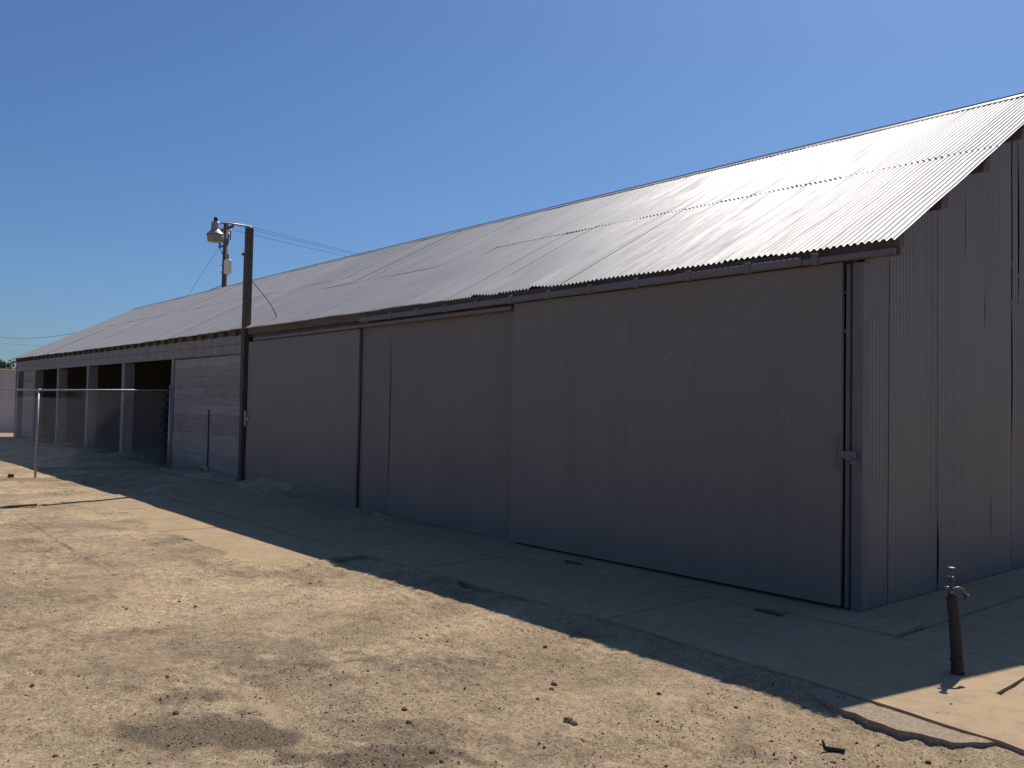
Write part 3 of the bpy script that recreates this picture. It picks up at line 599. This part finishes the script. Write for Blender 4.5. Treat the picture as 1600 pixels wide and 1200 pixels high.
# ------------------------------------------------------------------ shed and trees beyond
S = (-51, -3, .3); sh = empty('shed', S, 'pale grey metal shed with a light roof edge beyond the far end of the barn', 'shed')
q = MB(); e = -16.0
sheets(q, lambda e, d, z: (-46+d, e, z), -16, 9, lambda e: .2, lambda e: 3.42, .012, n=3, wsheet=14, k=2)
q.box(-56, -46.03, -16, 9, .2, 3.40); q.build('wall', 'shed', sh)
q = MB(); q.hexa([(-56.3, -16.3, 3.43), (-45.8, -16.3, 3.43), (-45.8, 9.3, 3.43), (-56.3, 9.3, 3.43)], [(-56.3, -16.3, 3.72), (-45.8, -16.3, 3.50), (-45.8, 9.3, 3.50), (-56.3, 9.3, 3.72)]); q.build('roof', 'shedtrim', sh)
def tree(loc, H, R, label, seed, col):
    rnd = random.Random(seed); t = empty('broadleaf_tree', loc, label, 'tree', 'trees behind the far shed')
    q = MB(); x, y, z = loc; q.tube([(x, y, z-.2), (x+.1, y, z+H*.3), (x-.1, y+.1, z+H*.75)], [.22, .17, .05], 8)
    cl = []
    for i in range(9):
        a = rnd.uniform(0, 2*PI); r = R*rnd.uniform(.4, .95); zz = z+H*rnd.uniform(.5, .95); c = Vector((x+r*math.cos(a), y+r*math.sin(a), zz)); cl.append((c, R*rnd.uniform(.3, .5)))
        q.tube([(x, y, z+H*rnd.uniform(.25, .5)), c.lerp(Vector((x, y, zz-.5)), .4), c], [.08, .05, .02], 5)
    cl.append((Vector((x, y, z+H*.9)), R*.45)); q.build('trunk', 'bark', t, True)
    q = MB()
    for c, r in cl:
        for k in range(420):
            d = Vector((rnd.gauss(0, 1), rnd.gauss(0, 1), rnd.gauss(0, .8))).normalized()*r*rnd.uniform(.35, 1.1)**.6
            p = c+d; n = Vector((rnd.gauss(0, 1), rnd.gauss(0, 1), rnd.gauss(0, 1))).normalized(); a = n.orthogonal().normalized()*rnd.uniform(.06, .13); b_ = n.cross(a)*.6
            f = rnd.uniform(.6, 1.4); q.add([p-a, p+b_, p+a, p-b_], [(0, 1, 2, 3)], tuple(v_*f for v_ in col))
    q.build('crown', 'leaf', t)
tree((-82, 6.9, .3), 5.0, 2.0, 'dark green bushy tree rising over the far shed, the taller and broader one', 3, (.045, .07, .03))
tree((-84, 9.9, .3), 4.3, 1.2, 'smaller dark tree rising over the far shed, next to the barn', 5, (.05, .072, .032))

# ------------------------------------------------------------------ loose things on the ground
def rock(rad, seed, flat=.7):
    import bmesh
    bm = bmesh.new(); bmesh.ops.create_icosphere(bm, subdivisions=2, radius=rad)
    for q in bm.verts:
        d = 1+.45*noise.noise((q.co/rad)*1.3+Vector((seed, 0, 0)))+.2*noise.noise((q.co/rad)*3+Vector((seed, 5, 0))); q.co = Vector((q.co.x*d*1.2, q.co.y*d, q.co.z*d*flat))
    mb = MB(); bm.verts.index_update(); mb.add([q.co[:] for q in bm.verts], [[w.index for w in f.verts] for f in bm.faces]); bm.free(); return mb
for i, (px, py, s) in enumerate([(888, 1124, .034), (897, 1128, .030), (866, 1066, .026), (862, 1074, .02), (852, 1008, .024), (840, 1090, .016), (676, 1173, .022), (658, 995, .018), (667, 990, .015), (280, 943, .02), (198, 951, .022),
        (262, 1056, .018), (262, 1088, .016), (275, 1113, .022), (87, 1178, .018), (50, 1074, .02), (632, 1106, .024), (640, 1126, .024), (500, 908, .018), (485, 910, .016), (225, 845, .018), (305, 948, .018), (597, 1055, .017), (575, 1048, .014), (1030, 1080, .02), (1150, 1100, .016), (1450, 1180, .018), (690, 1188, .018)]):
    p = gr(px, py); z = gz(p[0], p[1]); s *= .72; mb = rock(s, i*3.1)
    mb.v = [(a+p[0], b_+p[1], c+z+s*.35) for a, b_, c in mb.v]
    single(mb, 'dirt_clod', 'stone', (p[0], p[1], z), 'small dark dirt clod lying loose on the sunlit yard', 'clod', 'dark clods on the dirt')
p = gr(17, 745); q = MB(); z = gz(p[0], p[1]); q.box(p[0]-.09, p[0]+.09, p[1]-.05, p[1]+.05, z-.02, z+.075, bev=.012); single(q, 'brick', 'rusty', (p[0], p[1], z), 'brown brick lying on the dirt near the fence post', 'brick')
a_ = gr(12, 793); b_ = gr(58, 792); q = MB(); z = gz(*a_[:2])+.012; z2 = gz(*b_[:2])+.02; d = Vector((b_[0]-a_[0], b_[1]-a_[1], 0)).normalized(); nn = Vector((-d.y, d.x, 0))*.05
A = Vector((a_[0], a_[1], z)); Bv = Vector((b_[0], b_[1], z2)); q.hexa([A-nn, Bv-nn, Bv+nn, A+nn], [A-nn+Vector((0, 0, .02)), Bv-nn+Vector((0, 0, .025)), Bv+nn+Vector((0, 0, .025)), A+nn+Vector((0, 0, .02))])
single(q, 'board_scrap', 'rusty', tuple(A), 'flat dark board scrap lying on the sunlit dirt beyond the lamp shadow', 'board')
p = gr(1302, 1171); q = MB(); z = gz(p[0], p[1])
q.tube([(p[0]-.045, p[1]-.03, z+.055), (p[0]-.035, p[1]-.03, z+.015), (p[0]+.05, p[1]+.03, z+.012)], [.008, .014, .012], 7); single(q, 'metal_scrap', 'black', (p[0], p[1], z), 'small bent black scrap lying on the dirt before the broken pavement', 'scrap', smooth=True)
p = at(895, 882, .03); q = MB(); mb = rock(.05, 77, .4)
for dx_, s in ((-.08, .8), (.02, 1), (.1, .6)): q.add([(a*s+p[0]+dx_, b__*s+p[1], c*s+.055) for a, b__, c in mb.v], mb.f)
single(q, 'leaf_litter', 'stone', (p[0], p[1], .03), 'crumpled dark litter on the concrete lip below the wide door', 'litter')
p = at(1200, 957, .02); q = MB(); mb = rock(.06, 91, .22)
for dx_, dy_, s in ((-.1, 0, .7), (.0, .01, 1), (.11, -.01, .8)): q.add([(a*s+p[0]+dx_, b__*s*.6+p[1]+dy_, c*s+.03) for a, b__, c in mb.v], mb.f)
single(q, 'dirt_patch', 'stone', (p[0], p[1], .02), 'flat clump of dark dirt on the shaded concrete near the corner', 'dirt clump')
# gravel: countless crumbs of dirt and stone
base = np.array([(1, 0, 0), (-1, 0, 0), (0, 1, 0), (0, -1, 0), (0, 0, 1), (0, 0, -1)], float); tri = np.array([(0, 2, 4), (2, 1, 4), (1, 3, 4), (3, 0, 4), (2, 0, 5), (1, 2, 5), (3, 1, 5), (0, 3, 5)])
n = 260000
dd = 3.2+14*rng.random(n)**1.9; an = rng.uniform(-.63, .63, n)
gx = CAM[0]+_f[0]*dd+_r[0]*dd*np.tan(an); gy = CAM[1]+_f[1]*dd+_r[1]*dd*np.tan(an)
ii = np.clip(np.searchsorted(xs, gx), 0, nx-1); jj = np.clip(np.searchsorted(ys, gy), 0, ny-1)
dk = dark[ii, jj]; oa = apron[ii, jj]
pr = .07+.5*dk+1.3*np.clip(vnoise(gx, gy, .7, 21)+.5*vnoise(gx, gy, .2, 22), 0, 1)**1.3
pr = np.where(oa, .012, pr)
keep = (rng.random(n) < pr) & (gy < -1.2) & (gx < 3.4)
gx, gy, dk, oa, ii, jj, dd = (q[keep][:46000] for q in (gx, gy, dk, oa, ii, jj, dd)); n = len(gx)
ss = .0015+.0048*rng.random(n)**3+.006*(rng.random(n) < .012)+np.where(dd > 7, .001, 0)
gzz = np.where(oa, zg(gx, gy)+.010+ss*.4, Z[ii, jj]+ss*.3)
th = rng.uniform(0, 6.28, n); sx, sy, sz = ss*rng.uniform(.8, 1.6, n), ss*rng.uniform(.7, 1.2, n), ss*rng.uniform(.5, .95, n)
P6 = base[None]*np.stack([sx, sy, sz], -1)[:, None]+rng.normal(0, 1, (n, 6, 3))*(ss*.18)[:, None, None]
cx_, sx_ = np.cos(th)[:, None], np.sin(th)[:, None]
P6 = np.stack([P6[..., 0]*cx_-P6[..., 1]*sx_+gx[:, None], P6[..., 0]*sx_+P6[..., 1]*cx_+gy[:, None], P6[..., 2]+gzz[:, None]], -1)
pal = np.array([(.06, .05, .04), (.15, .115, .08), (.28, .215, .14), (.46, .40, .32)])
w_ = rng.random(n); ci = np.where(w_ < .45+.2*dk, 0, np.where(w_ < .82, 1, np.where(w_ < .965, 2, 3)))
tc_ = pal[ci]*rng.uniform(.7, 1.3, (n, 1))
me = bpy.data.meshes.new('gravel'); fq = (tri[None]+6*np.arange(n)[:, None, None]).reshape(-1, 3)
me.vertices.add(n*6); me.vertices.foreach_set('co', P6.ravel()); me.loops.add(fq.size); me.loops.foreach_set('vertex_index', fq.ravel().astype(np.int32))
me.polygons.add(len(fq)); me.polygons.foreach_set('loop_start', np.arange(0, fq.size, 3)); me.update(calc_edges=True); me.materials.append(M['gravel'])
ca_ = me.color_attributes.new('tone', 'FLOAT_COLOR', 'POINT'); ca_.data.foreach_set('color', np.concatenate([np.repeat(tc_, 6, 0), np.ones((n*6, 1))], 1).ravel())
go = bpy.data.objects.new('gravel', me); C.objects.link(go); tag(go, 'scattered fine dark gravel and dirt crumbs over the sunlit yard', 'gravel', kind='stuff')
print('gravel', n)

# ------------------------------------------------------------------ light
SUN_EL = math.radians(52.8); sd = Vector((-.30, .954, 0)).normalized()
to_sun = Vector((sd.x*math.cos(SUN_EL), sd.y*math.cos(SUN_EL), math.sin(SUN_EL)))
ld = bpy.data.lights.new('sun', 'SUN'); ld.energy = 5.0; ld.angle = math.radians(.5); ld.color = (1, .93, .83)
so = bpy.data.objects.new('sun', ld); C.objects.link(so); so.rotation_euler = to_sun.to_track_quat('Z', 'Y').to_euler(); so.location = (0, 0, 30)
w = bpy.data.worlds.new('World'); bpy.context.scene.world = w; w.use_nodes = True; nt = w.node_tree
sky = nt.nodes.new('ShaderNodeTexSky'); sky.sky_type = 'NISHITA'; sky.sun_disc = False; sky.sun_elevation = SUN_EL; sky.sun_rotation = math.atan2(sd.x, sd.y)
sky.air_density = 1.0; sky.dust_density = 1.0; sky.ozone_density = 2.5; sky.altitude = 100
bg = nt.nodes['Background']; bg.inputs[1].default_value = .067; nt.links.new(mix(nt, 1.0, sky.outputs[0], (.71, .985, 1.33), 'MULTIPLY'), bg.inputs[0])
vs_ = bpy.context.scene.view_settings; vs_.view_transform = 'Standard'; vs_.look = 'None'; vs_.exposure = 0; vs_.gamma = 1
bpy.context.scene.cycles.max_bounces = 8
